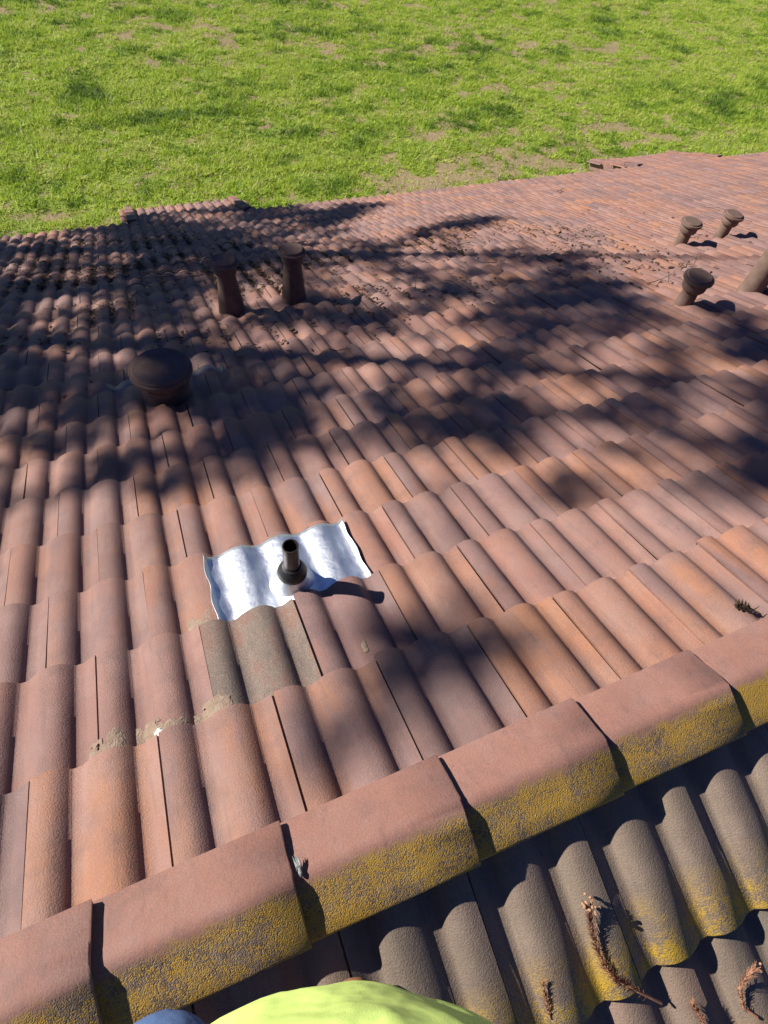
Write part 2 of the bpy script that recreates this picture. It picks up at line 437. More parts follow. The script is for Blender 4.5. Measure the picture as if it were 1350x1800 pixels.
# walls (below the eaves)
WY0, WY1 = -9.0, 7.2
part('wall', *box(SX0 + .5, SX1 - .5, WY1 - .2, WY1, GZ - .3, -3.15), M_wall)
part('wall', *box(SX0 + .5, SX1 - .5, WY0 + .5, WY0 + .7, GZ - .3, -3.05), M_wall)
for xx in (SX0 + .5, SX1 - .7):
    V = [(xx, WY0 + .7, GZ - .3), (xx, WY1 - .2, GZ - .3), (xx, WY1 - .2, -3.05), (xx, YR, .05), (xx, WY0 + .7, -3.05)]
    V2 = [(x + .2, y, z) for x, y, z in V]
    F = [(0, 1, 2, 3, 4), (9, 8, 7, 6, 5)] + [((i + 1) % 5, i, i + 5, (i + 1) % 5 + 5) for i in range(5)]
    part('gable_wall', V + V2, F, M_wall)

SEAVE = 24 * E
NLEN = 25 * E + .16
DECK = -.088
EXT = ((3, 14), (63, 76))
far_deck = part('roof_slope', *box(SX0, SX1, -.80, SEAVE - .05, DECK - .05, DECK), M_deck, mtx=FAR)
near_deck = part('roof_slope', *box(-SX1, -SX0, .06, NLEN - .05, DECK - .05, DECK), M_deck, mtx=NEAR)
for u0, u1 in EXT:
    e = part('eave_extension', *box(u0 * BW + .02, u1 * BW - .02, SEAVE - .04, 28 * E - .04, DECK - .05, DECK - .002), M_deck, parent=far_deck)
# fascia boards
part('fascia_board', *box(SX0, SX1, SEAVE * CP - .12, SEAVE * CP - .09, -SEAVE * SP - .30, -SEAVE * SP - .15), M_fascia)

def project(P):
    d = Vector(P) - CAM; z = d.dot(FWD)
    if z < .05: return None
    return (675 + FPX * d.dot(RIGHT) / z, 900 + FPX * d.dot(DOWN) / z)
def tile_area(mtx, x, s):
    pts = []
    for a, b in ((0, 0), (.3, 0), (.3, -E), (0, -E)):
        p = project(mtx @ Vector((x + a, s + b, 0)))
        if p is None: return 0
        pts.append(p)
    cx = sum(p[0] for p in pts) / 4; cy = sum(p[1] for p in pts) / 4
    A = abs(sum(pts[i][0] * pts[(i + 1) % 4][1] - pts[(i + 1) % 4][0] * pts[i][1] for i in range(4))) / 2
    inside = any(-30 < p[0] < 1380 and -30 < p[1] < 1830 for p in pts)
    return A if inside else 0

cand = []
for v in range(-1, 29):
    ulo, uhi = math.floor(SX0 / BW), math.ceil(SX1 / BW) - 1
    for u in range(ulo, uhi):
        if (u + v) % 2: continue
        if v > 24:
            if not any(a - 1 <= u and u + 2 <= b + 1 for a, b in EXT): continue
        cand.append((tile_area(FAR, u * BW, v * E), 'far', u, v))
for k in range(0, 25):
    s = .507 + k * E
    for j in range(int((SX1 - SX0) / .3) + 1):
        x = -SX1 + .3 * j + ((-.745 + SX1) % .3) + (-.15 if k % 2 else 0)
        if x < -SX1 - .1 or x + .3 > -SX0 + .1: continue
        cand.append((tile_area(NEAR, x, s), 'near', x, s))
cand.sort(key=lambda c: -c[0])
indiv = [c for c in cand[:290] if c[0] > 0]; rest = cand[len(indiv):]
GREY = {(2, 0): 0, (4, 0): 1}
for n_, (a, side, p, q) in enumerate(indiv):
    if side == 'far':
        if (p, q) == (2, 0): me = GREY_MESHES[0]
        else: me = random.choice(FAR_MESHES)
        o = link('roof_tile', me, far_deck); o.location = (p * BW + random.gauss(0, .0012), q * E + random.gauss(0, .003), random.gauss(0, .0012))
    else:
        o = link('roof_tile', random.choice(NEAR_MESHES), near_deck); o.location = (p + random.gauss(0, .001), q + random.gauss(0, .003), random.gauss(0, .001))
    o.rotation_euler = (0, 0, random.gauss(0, .0035))
def stuff_tiles(sel, mat, deck, far):
    Vs, Fs, Ts, As = [], [], [], []; off = 0
    for a, side, p, q in sel:
        V, F = VARS[random.randrange(14)]
        o = np.array([p * BW if far else p, q * E if far else q, 0]) + np.array([random.gauss(0, .0015), random.gauss(0, .004), random.gauss(0, .0015)])
        # a coarser copy is enough far away
        Vs.append(V + o); Fs.append(F + off); Ts.append(np.full(len(V), random.random())); As.append(V[:, 1]); off += len(V)
    me = mesh_np('roof_tiles', np.concatenate(Vs), np.concatenate(Fs), mat, True, {'tint': np.concatenate(Ts), 'along': np.concatenate(As)})
    o = link('distant_roof_tiles', me, deck); tag(o, kind='stuff'); return o
stuff_tiles([c for c in rest if c[1] == 'far'], M_tile, far_deck, True)
stuff_tiles([c for c in rest if c[1] == 'near'], M_near, near_deck, False)

# ridge: mortar bed and overlapping angular ridge tiles
bed = part('ridge_bed', [(x, y, z) for x in (SX0 + .05, SX1 - .05) for y, z in ((YR - .095, ZR - .085), (YR, ZR - .02), (YR + .095, ZR - .085))],
           [(0, 1, 4, 3), (1, 2, 5, 4), (0, 3, 5, 2), (0, 2, 1), (3, 4, 5)], M_mortar)
CE = .382; CL = .425
def ridge_profile():
    out = []
    for y in (-.117, -.112, -.08, -.05, -.028, -.014, 0, .014, .028, .05, .08, .112, .117):
        a = abs(y); z = .052 - .48 * math.sqrt(a * a + .007 ** 2) + .48 * .007
        if a > .114: z -= .004
        out.append((y, z))
    return out
def ridge_mesh(i):
    r = random.Random(40 + i); P = ridge_profile(); n = len(P); V, F = [], []
    stations = [(0.0, -.004, 0), (-.004, 0, 0), (-.14, 0, 0), (-.28, 0, 0), (-CL, 0, 0)]
    for x, dz, _ in stations:
        t = -x / CL; lift = .013 - .024 * t
        jit = [r.gauss(0, .0008) for _ in P]
        for j, (y, z) in enumerate(P): V.append((x + (r.gauss(0, .0008) if dz or x == 0 else 0), y * (1.02 - .05 * t), z + lift + dz + jit[j]))
    for x, dz, _ in (stations[-1], stations[0]):
        t = -x / CL; lift = .013 - .024 * t
        for y, z in P: V.append((x + (-.003 if x == 0 else 0), y * (1.02 - .05 * t) * .93, z + lift - .018))
    m = len(stations)
    for k in range(m - 1):
        for j in range(n - 1): a = k * n + j; F.append((a, a + 1, a + n + 1, a + n))
    i0, i1 = m * n, (m + 1) * n
    for j in range(n - 1):
        F.append((i1 + j, i1 + j + 1, j + 1, j)); F.append((i0 + j + 1, i0 + j, i1 + j, i1 + j + 1)); F.append(((m - 1) * n + j, (m - 1) * n + j + 1, i0 + j + 1, i0 + j))
    for j in (0, n - 1):
        for k in range(m - 1): pass
        F.append(tuple([k * n + j for k in range(m)] + [i0 + j, i1 + j]) if j == 0 else tuple(reversed([k * n + j for k in range(m)] + [i0 + j, i1 + j])))
    me = mesh_pd('ridge_tile', V, F, True, M_ridge)
    at = me.attributes.new('tint', 'FLOAT', 'POINT'); at.data.foreach_set('value', [r.random()] * len(V))
    bm = bmesh.new(); bm.from_mesh(me); bmesh.ops.recalc_face_normals(bm, faces=bm.faces)
    for e in bm.edges:
        if len(e.link_faces) == 2 and e.calc_face_angle() > math.radians(48): e.smooth = False
    bm.to_mesh(me); bm.free(); return me
RM = [ridge_mesh(i) for i in range(6)]
for i in range(-14, 39):
    o = link('ridge_tile', RM[i % 6] if i else RM[0], bed)
    o.matrix_parent_inverse = Matrix.Identity(4)
    o.location = (.390 + CE * i + random.gauss(0, .002), YR + random.gauss(0, .0015), ZR - .021 + random.gauss(0, .001))
    o.rotation_euler = (random.gauss(0, .008), 0, random.gauss(0, .004))

# rake trim of the two eave extensions
def rake(x, s0, s1, dn, parent, hang=.2, w=.10, mat=None):
    o = part('rake_tile', *box(-w / 2, w / 2, s0 - s1, 0, -hang, 0), mat or M_tile, parent=parent); o.location = (x, s1, dn); return o
for u0, u1 in EXT:
    for kx, x in ((0, u0 * BW), (1, u1 * BW)):
        for i in range(4):
            b = rake(x, SEAVE + .02 + i * .345 - .004 * i, SEAVE + .02 + i * .345 + .34, .022 + .006 * (i % 2), far_deck, .20 if kx == 0 else .07, .13)
            bv = b.modifiers.new('bevel', 'BEVEL'); bv.width = .012; bv.segments = 2
            b.rotation_euler = (0.0, random.gauss(0, .02), random.gauss(0, .01))

# ------------------------------------------------------------------ mortar smears on the tiles (parts of the slope)
def smear(x0, x1, s0, s1, seed, mat=M_mortar, name='mortar_patch', thick=.0014):
    nxs, nss = 56, 22; r = np.random.default_rng(seed)
    xs = np.linspace(x0, x1, nxs); ss = np.linspace(s0, s1, nss); V = []; keep = {}
    for j, s in enumerate(ss):
        for i, x in enumerate(xs):
            fx = (i / (nxs - 1)) * 2 - 1; fs = (j / (nss - 1)) * 2 - 1
            d = abs(fx) ** 4 + abs(fs) ** 2.5 + 1.5 * (fbm(np.array([x * 60 + seed]), np.array([s * 60 + seed]), 4)[0] - .5) * 2
            if d < .95: keep[(i, j)] = len(V); V.append((x, s, float(far_n(x, s)) + thick * max(.25, min(1, 1.3 * (1 - d))) + .0012 * vnoise(np.array([x * 300]), np.array([s * 300]))[0]))
    F = []
    for (i, j) in keep:
        q = [(i, j), (i + 1, j), (i + 1, j + 1), (i, j + 1)]
        if all(c in keep for c in q): F.append([keep[c] for c in q])
    if F: part(name, V, F, mat, parent=far_deck, smooth=True)
smear(.175, .40, .001, .052, 5); smear(.225, .29, .001, .07, 9); smear(.30, .40, .002, .070, 31)
smear(-.03, .12, -.343, -.285, 2); smear(.07, .16, -.343, -.275, 3); smear(.10, .34, -.343, -.297, 4); smear(.25, .345, -.342, -.275, 8); smear(.02, .10, -.343, -.27, 33)
smear(.135, .162, -.342, -.312, 12, M_glob, 'sealant_glob', .006)
smear(.735, .752, -.30, -.26, 15)

# ------------------------------------------------------------------ vents and flashings
def thing(name, label, cat, loc, group=None, rotz=0):
    o = link(name, None); o.location = loc; o.rotation_euler = (0, 0, rotz); o.empty_display_size = .1
    tag(o, label, cat, group); return o
def sub(name, VF, mat, parent, smooth=35, mtx=None):
    me = mesh_pd(name, VF[0], VF[1], False, mat)
    if smooth: sharp_smooth(me, smooth)
    o = link(name, me, parent)
    if mtx is not None: o.matrix_basis = mtx
    return o
def W(x, s, n=0.0): return FAR @ Vector((x, s, n))

# 1) new pipe flashing
t = thing('pipe_flashing', 'shiny galvanised sheet flashing with cone moulded over the barrel tiles', 'flashing', W(.620, .075, -.03))
def flash_surface(x, s):
    t_ = (x + .035) % BW; base = prof(x)
    soft = .5 * base + .25 * (prof(x - .016) + prof(x + .016))
    n = (.72 * soft + .16 * H) - H + TILT * (s - E) / E + .012
    d = math.hypot(x - .620, s - .085)
    n += .010 * math.exp(-(d / .085) ** 2)
    return n
fx = np.concatenate([[.357, .3595, .364], np.linspace(.372, .858, 44), [.866, .8705, .873]]); fs = np.linspace(-.03, .312, 22)
V = []; rr = np.random.default_rng(5)
for j, s in enumerate(fs):
    for i, x in enumerate(fx):
        n = float(flash_surface(x, s)) + float(.004 * (fbm(np.array([x * 14]), np.array([s * 14]), 3)[0] - .5))
        if i < 2: n += .012 * (2 - i) / 2
        if i > len(fx) - 3: n += .010 * (i - len(fx) + 3) / 2
        skew = .004 * math.sin(j * .7) if i in (0, len(fx) - 1) else 0
        V.append(W(x + skew, s, n) - Vector(t.location))
F = [(j * len(fx) + i, j * len(fx) + i + 1, (j + 1) * len(fx) + i + 1, (j + 1) * len(fx) + i) for j in range(len(fs) - 1) for i in range(len(fx) - 1)]
me = mesh_pd('sheet', V, F, True, M_flash); sh = link('sheet', me, t); so = sh.modifiers.new('thick', 'SOLIDIFY'); so.thickness = .0015; so.offset = -1
sub('cone', lathe([(.082, -.012), (.076, .004), (.070, .014), (.062, .030), (.050, .060), (.036, .088)], 40, cap_top=False), M_flash, t, 60)
p2 = thing('vent_pipe', 'short dark steel pipe with black rubber collar rising through the shiny flashing', 'pipe', W(.620, .075, -.03))
sub('pipe', lathe([(.0255, .02), (.0255, .252), (.0245, .255), (.0215, .255), (.0205, .252), (.0205, .10)], 36, cap_top=False), M_pipe, p2)
sub('painted_bore_shade', lathe([(.0202, .247), (.0202, .12), (.001, .12)], 24, cap_top=True), M_hole, p2)  # near-black insert, paints the darkness down the open pipe
sub('rubber_collar', lathe([(.043, .078), (.048, .083), (.0485, .092), (.044, .104), (.035, .118), (.031, .122), (.031, .136), (.0258, .138)], 40, cap_top=False), M_rubber, p2)

# 2) tall tapered vents
def tall_vent(x, s, label, seed):
    t = thing('roof_vent', label, 'roof vent', W(x, s, -.004), 'brown roof vents')
    t.rotation_euler = (random.gauss(0, .02), random.gauss(0, .02), seed)
    sub('stack', lathe([(.106, -.09), (.101, 0), (.094, .05), (.079, .17), (.064, .33)], 36, cap_top=False), M_vent, t, 40)
    sub('collar', lathe([(.064, .315), (.079, .32), (.083, .333), (.083, .372), (.078, .383)], 36, cap_bottom=True), M_vent, t)
    sub('cap', lathe([(.080, .381), (.100, .384), (.105, .389), (.105, .402), (.101, .407), (.083, .409), (.081, .419), (.077, .423), (.02, .4245)], 40, cap_bottom=True), M_vent, t)
    return t
tall_vent(.985, 3.30, 'tall tapered brown vent with round cap, nearer the lone wide vent', 0)
tall_vent(1.495, 3.335, 'tall tapered brown vent with round cap amid leaf litter, right of its twin', 1)
# 3) wide low vent
t = thing('wide_roof_vent', 'wide low brown roof vent with broad disc cap standing alone', 'roof vent', W(.372, 1.87, -.004))
sub('stack', lathe([(.124, -.10), (.122, .0), (.120, .09)], 40, cap_top=False), M_vent, t)
sub('collar', lathe([(.118, .078), (.132, .081), (.135, .086), (.135, .112), (.127, .117), (.135, .122), (.135, .156)], 48, cap_bottom=True), M_vent, t)
sub('cap', lathe([(.126, .153), (.158, .155), (.164, .159), (.164, .175), (.160, .180), (.149, .181), (.147, .189), (.142, .193), (.02, .1945)], 56, cap_bottom=True), M_vent, t)
# its old lead flashing, edge showing past the tile noses
V = []; fx = np.linspace(.055, .725, 60); fs = np.linspace(1.95, 2.150, 7)
for j, s in enumerate(fs):
    for x in fx:
        n = float(prof(x)) - H + .003 + (.008 if j == 6 else 0) + .002 * math.sin(x * 60)
        if s < 2.07: n = float(prof(x)) - H - .0225
        V.append(W(x, s + (.006 * math.sin(x * 35) if j >= 5 else 0), n) - Vector(t.location))
F = [(j * 60 + i, j * 60 + i + 1, (j + 1) * 60 + i + 1, (j + 1) * 60 + i) for j in range(6) for i in range(59)]
me = mesh_pd('lead_flashing', V, F, True, M_leadgrey); lf = link('lead_flashing', me, t); so = lf.modifiers.new('thick', 'SOLIDIFY'); so.thickness = .003
# 4) the right-hand group
def short_vent(x, s, label, k=1.0, rz=0):
    t = thing('roof_vent', label, 'roof vent', W(x, s, -.004), 'brown roof vents'); t.rotation_euler = (random.gauss(0, .03), random.gauss(0, .03), rz)
    sub('stack', lathe([(.064 * k, -.09), (.058 * k, .02), (.052 * k, .13)], 32, cap_top=False), M_vent, t)
    sub('collar', lathe([(.050 * k, .105), (.074 * k, .112), (.082 * k, .125), (.084 * k, .165), (.078 * k, .175)], 36, cap_bottom=True), M_vent, t)
    sub('cap', lathe([(.076 * k, .173), (.096 * k, .177), (.104 * k, .184), (.105 * k, .198), (.101 * k, .203), (.086 * k, .205), (.084 * k, .212), (.080 * k, .215), (.02 * k, .2165)], 40, cap_bottom=True), M_vent, t)
short_vent(5.31, 3.13, 'short brown capped vent, left one of the sunlit pair', .98)
short_vent(5.88, 3.18, 'short brown capped vent, right one of the sunlit pair', .98, 1)
short_vent(3.93, 1.70, 'short brown capped vent in front of the thick pipe, nearest of its group', 1.0, 2)
t = thing('thick_vent_pipe', 'thick tall brown vent pipe cut by the right edge of the view', 'roof vent', W(4.575, 1.70, -.004))
sub('stack', lathe([(.090, -.09), (.080, .03), (.076, .30), (.074, .48)], 36, cap_top=False), M_vent, t)
sub('collar', lathe([(.074, .46), (.092, .465), (.096, .48), (.096, .53), (.09, .54)], 36, cap_bottom=True), M_vent, t)
sub('cap', lathe([(.088, .538), (.11, .542), (.118, .55), (.118, .565), (.108, .575), (.05, .585)], 36, cap_bottom=True), M_vent, t)

# ------------------------------------------------------------------ trees whose shade dapples the roof (left of the view)
MASK = '000000000000000000000000000000000000000000000000000000000000 000000000000000001000000000000000000000000000000000000000000 000000000000000564620000000000000000000000000000000000000000 000000000000000056510000009990000000000000000000000000000000 000000000000000000000100079999000000000000000000000000000000 000000000000000000010042099999990000000000000000000000000000 000000000000000000040000886405999900000000000000000000000000 000000000000000000000090029988239999000000000000000000000000 000000000000000000009999499974189999000000000000000000000000 000000000000099999999998894864989999000000000000000000000000 999999999999999999999997696773732999000000000000000000000000 999999999986685999996979885851118999900000000000000000000000 999999999756678999981303755699947909900000000000000000000000 999999999899648999961022844995599900000000000000000000000000 999999999599999999854002754895489990000000000000000000000000 999999999899999999746301126899999990000000000000000000000000 999999999999999896101465112399999999000000000000000000000000 999999999999759774112799764389999999000000000000000000000000 999999999994159956468998899899999999000000000000000000000000 999999999995799979999985479999964589900000000000000000000000 999999999999999999999963237999733379900000000000000000000000 999999999956999999868962225898533589990000000000000000000000 999999999318999999813973224852137999990000000000000000000000 999999999589999999912884224510048999990000000000000000000000 999999999997589999942595224530000999900000000000000000000000 999999999810399999992596225870000000900000000000000000000000 999999998104999999993598447990000000000000000000000000000000 999999997689999999997799778999000000000000000000000000000000 999999999999999999999999999999990000000000000000000000000000 999999999999999999999999888899999900000000000000000000000000 999999999999999999999998656790009999999990000000000000000000 999999999999999999999986444680000999999990000000000000000000 999999999999999999999985444580000009999900000000000000000000 999999879999999999999985444680000000099000000000000000000000 999999449999999999999986445790000000000000000000000000000000 999999149999999999999986457890000000000000000000000000000000 999999174899999999999985458999000000000000000000000000000000 999999273999999999999975558999900000000000000000000000000000 999999663987899999999975568999990000000000000000000000000000 999999977633689999999886679999999000000000000000000000000000 999999996212699999997478889999999900000000000000000000000000 999999972112799999995459999999999999000000000000000000000000 999999851125899999995469999999999999000000000000000000000000 999999842258999999875589999999009990000000000000000000000000 999990865689999999645799999990000000000000000000000000000000 999990000899999997445899999990000000000000000000000000000000 999990000000999996445899999900000000000000000000000000000000 999900000000099996457999999900000000000000000000000000000000 999900000000009998679999999000000000000000000000000000000000 999900000000009999899999999000000000000000000000000000000000'.split()
mk = np.array([[int(c) for c in r] for r in MASK], float) / 9.5
mi, mj = np.meshgrid(np.arange(60) / 6.0, np.arange(50) / 5.0)
mk = mk * (1 - .6 * np.clip((fbm(mi * 2.3 + 5, mj * 2.0 + 9, 3) - .60) * 7, 0, 1) * (mk > .8))      # rows: s from -1 to 9, columns: x from -2 to 8
S_ = np.array(SUN)
def spray_quads(C, n, rad, size):
    """n small leaf quads scattered round every centre"""
    m = len(C); P = np.repeat(C, n, 0) + rng.normal(0, rad, (m * n, 3)) * np.array([1, 1, .7])
    a = rng.normal(0, 1, (m * n, 3)); a /= np.linalg.norm(a, axis=1)[:, None]
    b = np.cross(a, rng.normal(0, 1, (m * n, 3))); b /= np.linalg.norm(b, axis=1)[:, None]
    la = size * rng.uniform(.7, 1.5, (m * n, 1)); lb = la * .45
    Q = np.stack([P - a * la - b * lb * .3, P - b * lb, P + a * la, P + b * lb], 1)
    return Q.reshape(-1, 3)
cen = []
trees = [(-9.6, 9.5), (-9.4, 12.6)]
lai = np.where(mk > .9, 5.0, -np.log(1 - np.clip(mk, 0, .95)))
pad = np.pad(lai, 1, mode='edge'); ero = np.min([pad[1:-1, 1:-1], pad[:-2, 1:-1], pad[2:, 1:-1], pad[1:-1, :-2], pad[1:-1, 2:]], 0)
lai = np.where(mk < .7, lai * 1.25, .35 * lai + .65 * ero); cellA = (10 / 60) * (10 / 50)
for j in range(50):
    for i in range(60):
        if lai[j, i] < .03: continue
        lam = lai[j, i] * cellA * 52.0
        for _ in range(rng.poisson(lam)):
            x = -2 + (i + rng.random()) * 10 / 60; s = -1 + (j + rng.random()) * 10 / 50 + .03
            Pw = np.array(W(x, s, 0)); xt = rng.normal(-9.5, .8)
            cen.append(Pw + S_ * ((xt - Pw[0]) / S_[0]))
cen = np.array(cen)
# the rest of the crowns, which shades only the far side of the house or the ground out of view
for tx, ty in trees:
    P = rng.normal(0, 1, (2600, 3)); P /= np.linalg.norm(P, axis=1)[:, None]; P *= rng.random((2600, 1)) ** .4 * np.array([2.6, 2.8, 6.0])
    P += np.array([tx, ty, 3.4])
    sn = (np.array([0, SP, CP]) @ P.T); tt = sn / (np.array([0, SP, CP]) @ S_)      # drop along the sun onto the slope plane
    R_ = P - tt[:, None] * S_; sx = R_[:, 0]; ss = R_[:, 1] * CP - R_[:, 2] * SP
    gt = (P[:, 2] - GZ) / S_[2]; G_ = P - gt[:, None] * S_
    ok = ((sx < -1.9) | (ss > 9.8)) & ~((G_[:, 0] > -3.5) & (G_[:, 1] > 9)) & (P[:, 2] > -3.2)
    cen = np.concatenate([cen, P[ok]])
own = np.argmin(np.stack([np.hypot(cen[:, 0] - a, cen[:, 1] - b) for a, b in trees]), 0)
for ti, ((tx, ty), lab) in enumerate(zip(trees, ('tall evergreen nearer the house beyond the left roof edge', 'tall evergreen nearer the field beyond the left roof edge'))):
    t = thing('evergreen_tree', lab, 'tree', (tx, ty, GZ), 'evergreens beside the house')
    C = cen[own == ti]; base = np.array([tx, ty, GZ]); parts = []
    top = float(C[:, 2].max()) - GZ
    parts.append(tube([(0, 0, -.2), (.05, .02, top * .3), (0, .05, top * .65), (.03, 0, top * .97)], [.34, .26, .15, .03], 10))
    pick = C[rng.choice(len(C), 70, replace=False)] - base
    for q in pick:
        z0 = max(1.5, q[2] - .35 * math.hypot(q[0], q[1])); z0 = min(z0, top * .9)
        mid = ((q[0]) * .5, q[1] * .5, z0 + (q[2] - z0) * .35)
        parts.append(tube([(0, 0, z0), mid, tuple(q)], [.05, .03, .008], 5))
    sub('trunk', join(parts), M_bark, t, 0)
    Q = spray_quads(C - base, 14, .045, .050)
    me = mesh_np('crown', Q, np.arange(len(Q)).reshape(-1, 4), M_needle, False, {'tint': np.repeat(rng.random(len(Q) // 4), 4)})
    link('crown', me, t)

# ------------------------------------------------------------------ litter on the far slope
def make_litter():
    V, F = [], []
    N = 60000
    for _ in range(N):
        x = rng.uniform(-1.0, 6.6); s = rng.uniform(2.2, 8.6)
        # band of debris: heaviest on the upper left, thinning to the right
        d = .95 * math.exp(-((x - 1.0) / 1.5) ** 2 - ((s - 5.4) / 1.7) ** 2) + .5 * math.exp(-((x - 3.2) / 1.6) ** 2 - ((s - 4.2) / 1.0) ** 2) + .12 * math.exp(-((x - 4.8) / .9) ** 2 - ((s - 2.9) / .7) ** 2) + .25 * math.exp(-((x + .4) / .8) ** 2 - ((s - 5.5) / 2.2) ** 2)
        d *= .10 + 1.3 * float(fbm(np.array([x * 1.5]), np.array([s * 1.5]), 2)[0] > .5)
        if rng.random() > d: continue
        if rng.random() < .86:
            k = math.floor((x + .05) / BW); x = k * BW + .098 + rng.normal(0, .019)
        n = float(far_n(x, s)) + .004 + abs(rng.normal(0, .009))
        a = rng.uniform(0, 6.28); L = rng.uniform(.011, .030); w = L * rng.uniform(.3, .6)
        ca, sa = math.cos(a), math.sin(a); up = rng.uniform(-.006, .012); up2 = rng.uniform(-.004, .008)
        o = len(V)
        for (p, q, z) in ((-L, 0, up), (0, -w, 0), (L, 0, up2), (0, w, .003)): V.append(tuple(W(x + p * ca - q * sa, s + p * sa + q * ca, n + z)))
        F.append((o, o + 1, o + 2, o + 3))
    o = link('leaf_litter', mesh_pd('leaf_litter', V, F, False, M_litter)); tag(o, 'brown leaf litter lying in the tile channels around the tall vents', 'leaf litter', kind='stuff')
    parts = []
    for _ in range(330):
        if rng.random() < .45: x, s = rng.normal(.75, .35), rng.normal(4.9, .35)
        elif rng.random() < .6: x, s = rng.normal(1.6, 1.0), rng.normal(5.0, 1.2)
        else: x, s = rng.normal(3.9, 1.2), rng.normal(3.7, .9)
        if s < 2 or s > 8.4: continue
        a = rng.uniform(0, 6.28); L = rng.uniform(.03, .11); pts = []
        for q in (-1, -.3, .35, 1):
            px, ps = x + q * L * math.cos(a), s + q * L * math.sin(a) + .01 * math.sin(q * 3)
            pts.append(W(px, ps, .5 * float(far_n(px, ps)) + .5 * float(far_n(x, s)) + .016 + rng.uniform(0, .012)))
        r = rng.uniform(.0015, .0036); parts.append(tube(pts, [r, r, r * .8, r * .5], 4))
    o = link('twig_litter', mesh_pd('twig_litter', *join(parts), False, M_twig)); tag(o, 'thin dry twigs tangled among the leaf litter behind the left tall vent', 'twig litter', kind='stuff')
make_litter()

def twig(label, pts, r, side=()):
    P = [W(x, s, max(float(far_n(x, s)), -.02) + .012) for x, s in pts]; parts = [tube(P, [r * (1 - .6 * i / (len(P) - 1)) for i in range(len(P))], 5)]
    for i, (dx_, ds_) in side:
        q = P[i]; e = W(pts[i][0] + dx_, pts[i][1] + ds_, .02); parts.append(tube([q, (q + e) / 2 + Vector((0, 0, .012)), e], [r * .6, r * .5, r * .3], 4))
    c = sum(P, Vector()) / len(P)
    V, F = join(parts); V = [v - c for v in V]
    o = link('twig', mesh_pd('twig', V, F, False, M_twig)); o.location = c; tag(o, label, 'twig', 'loose twigs on the roof')
twig('forked dry twig on sunlit tiles between the capped pair and the thick pipe', [(4.62, 2.45), (4.78, 2.55), (4.95, 2.60), (5.12, 2.72)], .0032, ((1, (.05, -.09)), (2, (.02, .10)), (2, (.10, -.04))))
twig('long bowed twig just behind the nearest short capped vent', [(4.05, 2.20), (4.25, 2.24), (4.45, 2.34), (4.68, 2.50)], .0032)
twig('thin twig lying on far sunlit tiles right of centre', [(6.35, 6.55), (6.55, 6.75), (6.75, 6.95)], .006, ((1, (.08, -.05)),))
o = link('plastic_scrap', mesh_pd('plastic_scrap', *box(-.014, .014, -.008, .008, 0, .005), False, M_blue)); o.location = W(4.27, 2.83, .012); o.rotation_euler = (.3, .2, .6)
tag(o, 'tiny bright blue plastic scrap among the debris', 'plastic scrap')

# ------------------------------------------------------------------ sprigs on the near slope
def near_pt(x, y, n=0.0): return Vector((x, y, .612 + .4 * y)) + Vector((0, -SP, CP)) * n
def near_h(x):      # crest 0 .. pan -H at world x
    return float(prof(-x - (-.745))) - H
def sprig(name, label, pts, needles, nl, buds=0, r=.0022, mat=M_sprig, lift=.010, cat='sprig'):
    P = [near_pt(x, y, near_h(x) * .55 + lift + .003 * i) for i, (x, y) in enumerate(pts)]
    c = P[0].copy()
    root = link(name, None); root.location = c; root.empty_display_size = .03; tag(root, label, cat, 'dried sprigs on the near slope')
    L = [p - c for p in P]
    sub('stem', tube(L, [r * (1.2 - .5 * i / len(L)) for i in range(len(L))], 6), mat, root, 0)
    parts = []
    for k in range(needles):
        t_ = random.random() ** .8 * (len(L) - 1.001) * .9 + (len(L) - 1) * .1; i = int(t_); f_ = t_ - i; p = L[i].lerp(L[i + 1], f_); d = (L[i + 1] - L[i]).normalized()
        sd = Vector((random.gauss(0, 1), random.gauss(0, 1), random.uniform(-.1, .9))); sd -= d * sd.dot(d); sd.normalize()
        ln = nl * random.uniform(.6, 1.2); e = p + d * ln * .8 + sd * ln * .6; wv = d.cross(sd) * .0012
        o = len(parts); parts.append(([p - wv, p + wv, e + wv * .3, e - wv * .3], [(0, 1, 2, 3)])); parts.append(([p - sd * .0009, p + sd * .0009, e], [(0, 1, 2)]))
    sub('needles', join(parts), mat, root, 0)
    for k in range(buds):
        p = L[-1] + Vector((random.gauss(0, .009), random.gauss(.004, .010), random.uniform(0, .012))); R_ = random.uniform(.0028, .0042)
        V, F = lathe([(R_ * .2, -R_ * 1.5), (R_ * .8, -R_ * .8), (R_, 0), (R_ * .75, R_ * .8), (R_ * .2, R_ * 1.3)], 8, True)
        mt = Matrix.Translation(p) @ Matrix.Rotation(random.uniform(-1, 1), 4, 'X')
        sub('bud', (V, F), M_bud, root, 80, mt)
    return root
random.seed(21)
sprig('redwood_sprig', 'reddish dried conifer sprig with buds and long pale stem on grey tile', [(1.078, -1.285), (1.026, -1.232), (.984, -1.189), (.970, -1.155), (.966, -1.114), (.970, -1.075), (.976, -1.040)], 420, .021, 16, .0028)
sprig('dry_sprig', 'thin dark dried sprig lying in the tile channel by the yellow shirt', [(.818, -1.20), (.820, -1.167), (.824, -1.128)], 80, .014, 0, .0018)
sprig('curled_sprig', 'curled brown dried sprig at the lower right picture corner', [(1.290, -1.40), (1.268, -1.374), (1.272, -1.335), (1.292, -1.315), (1.318, -1.308)], 170, .019, 2, .003)
sprig('tuft_of_needles', 'small tuft of dried needles in the channel left of the curled sprig', [(1.155, -1.36), (1.150, -1.335), (1.142, -1.305)], 110, .016, 0, .002)

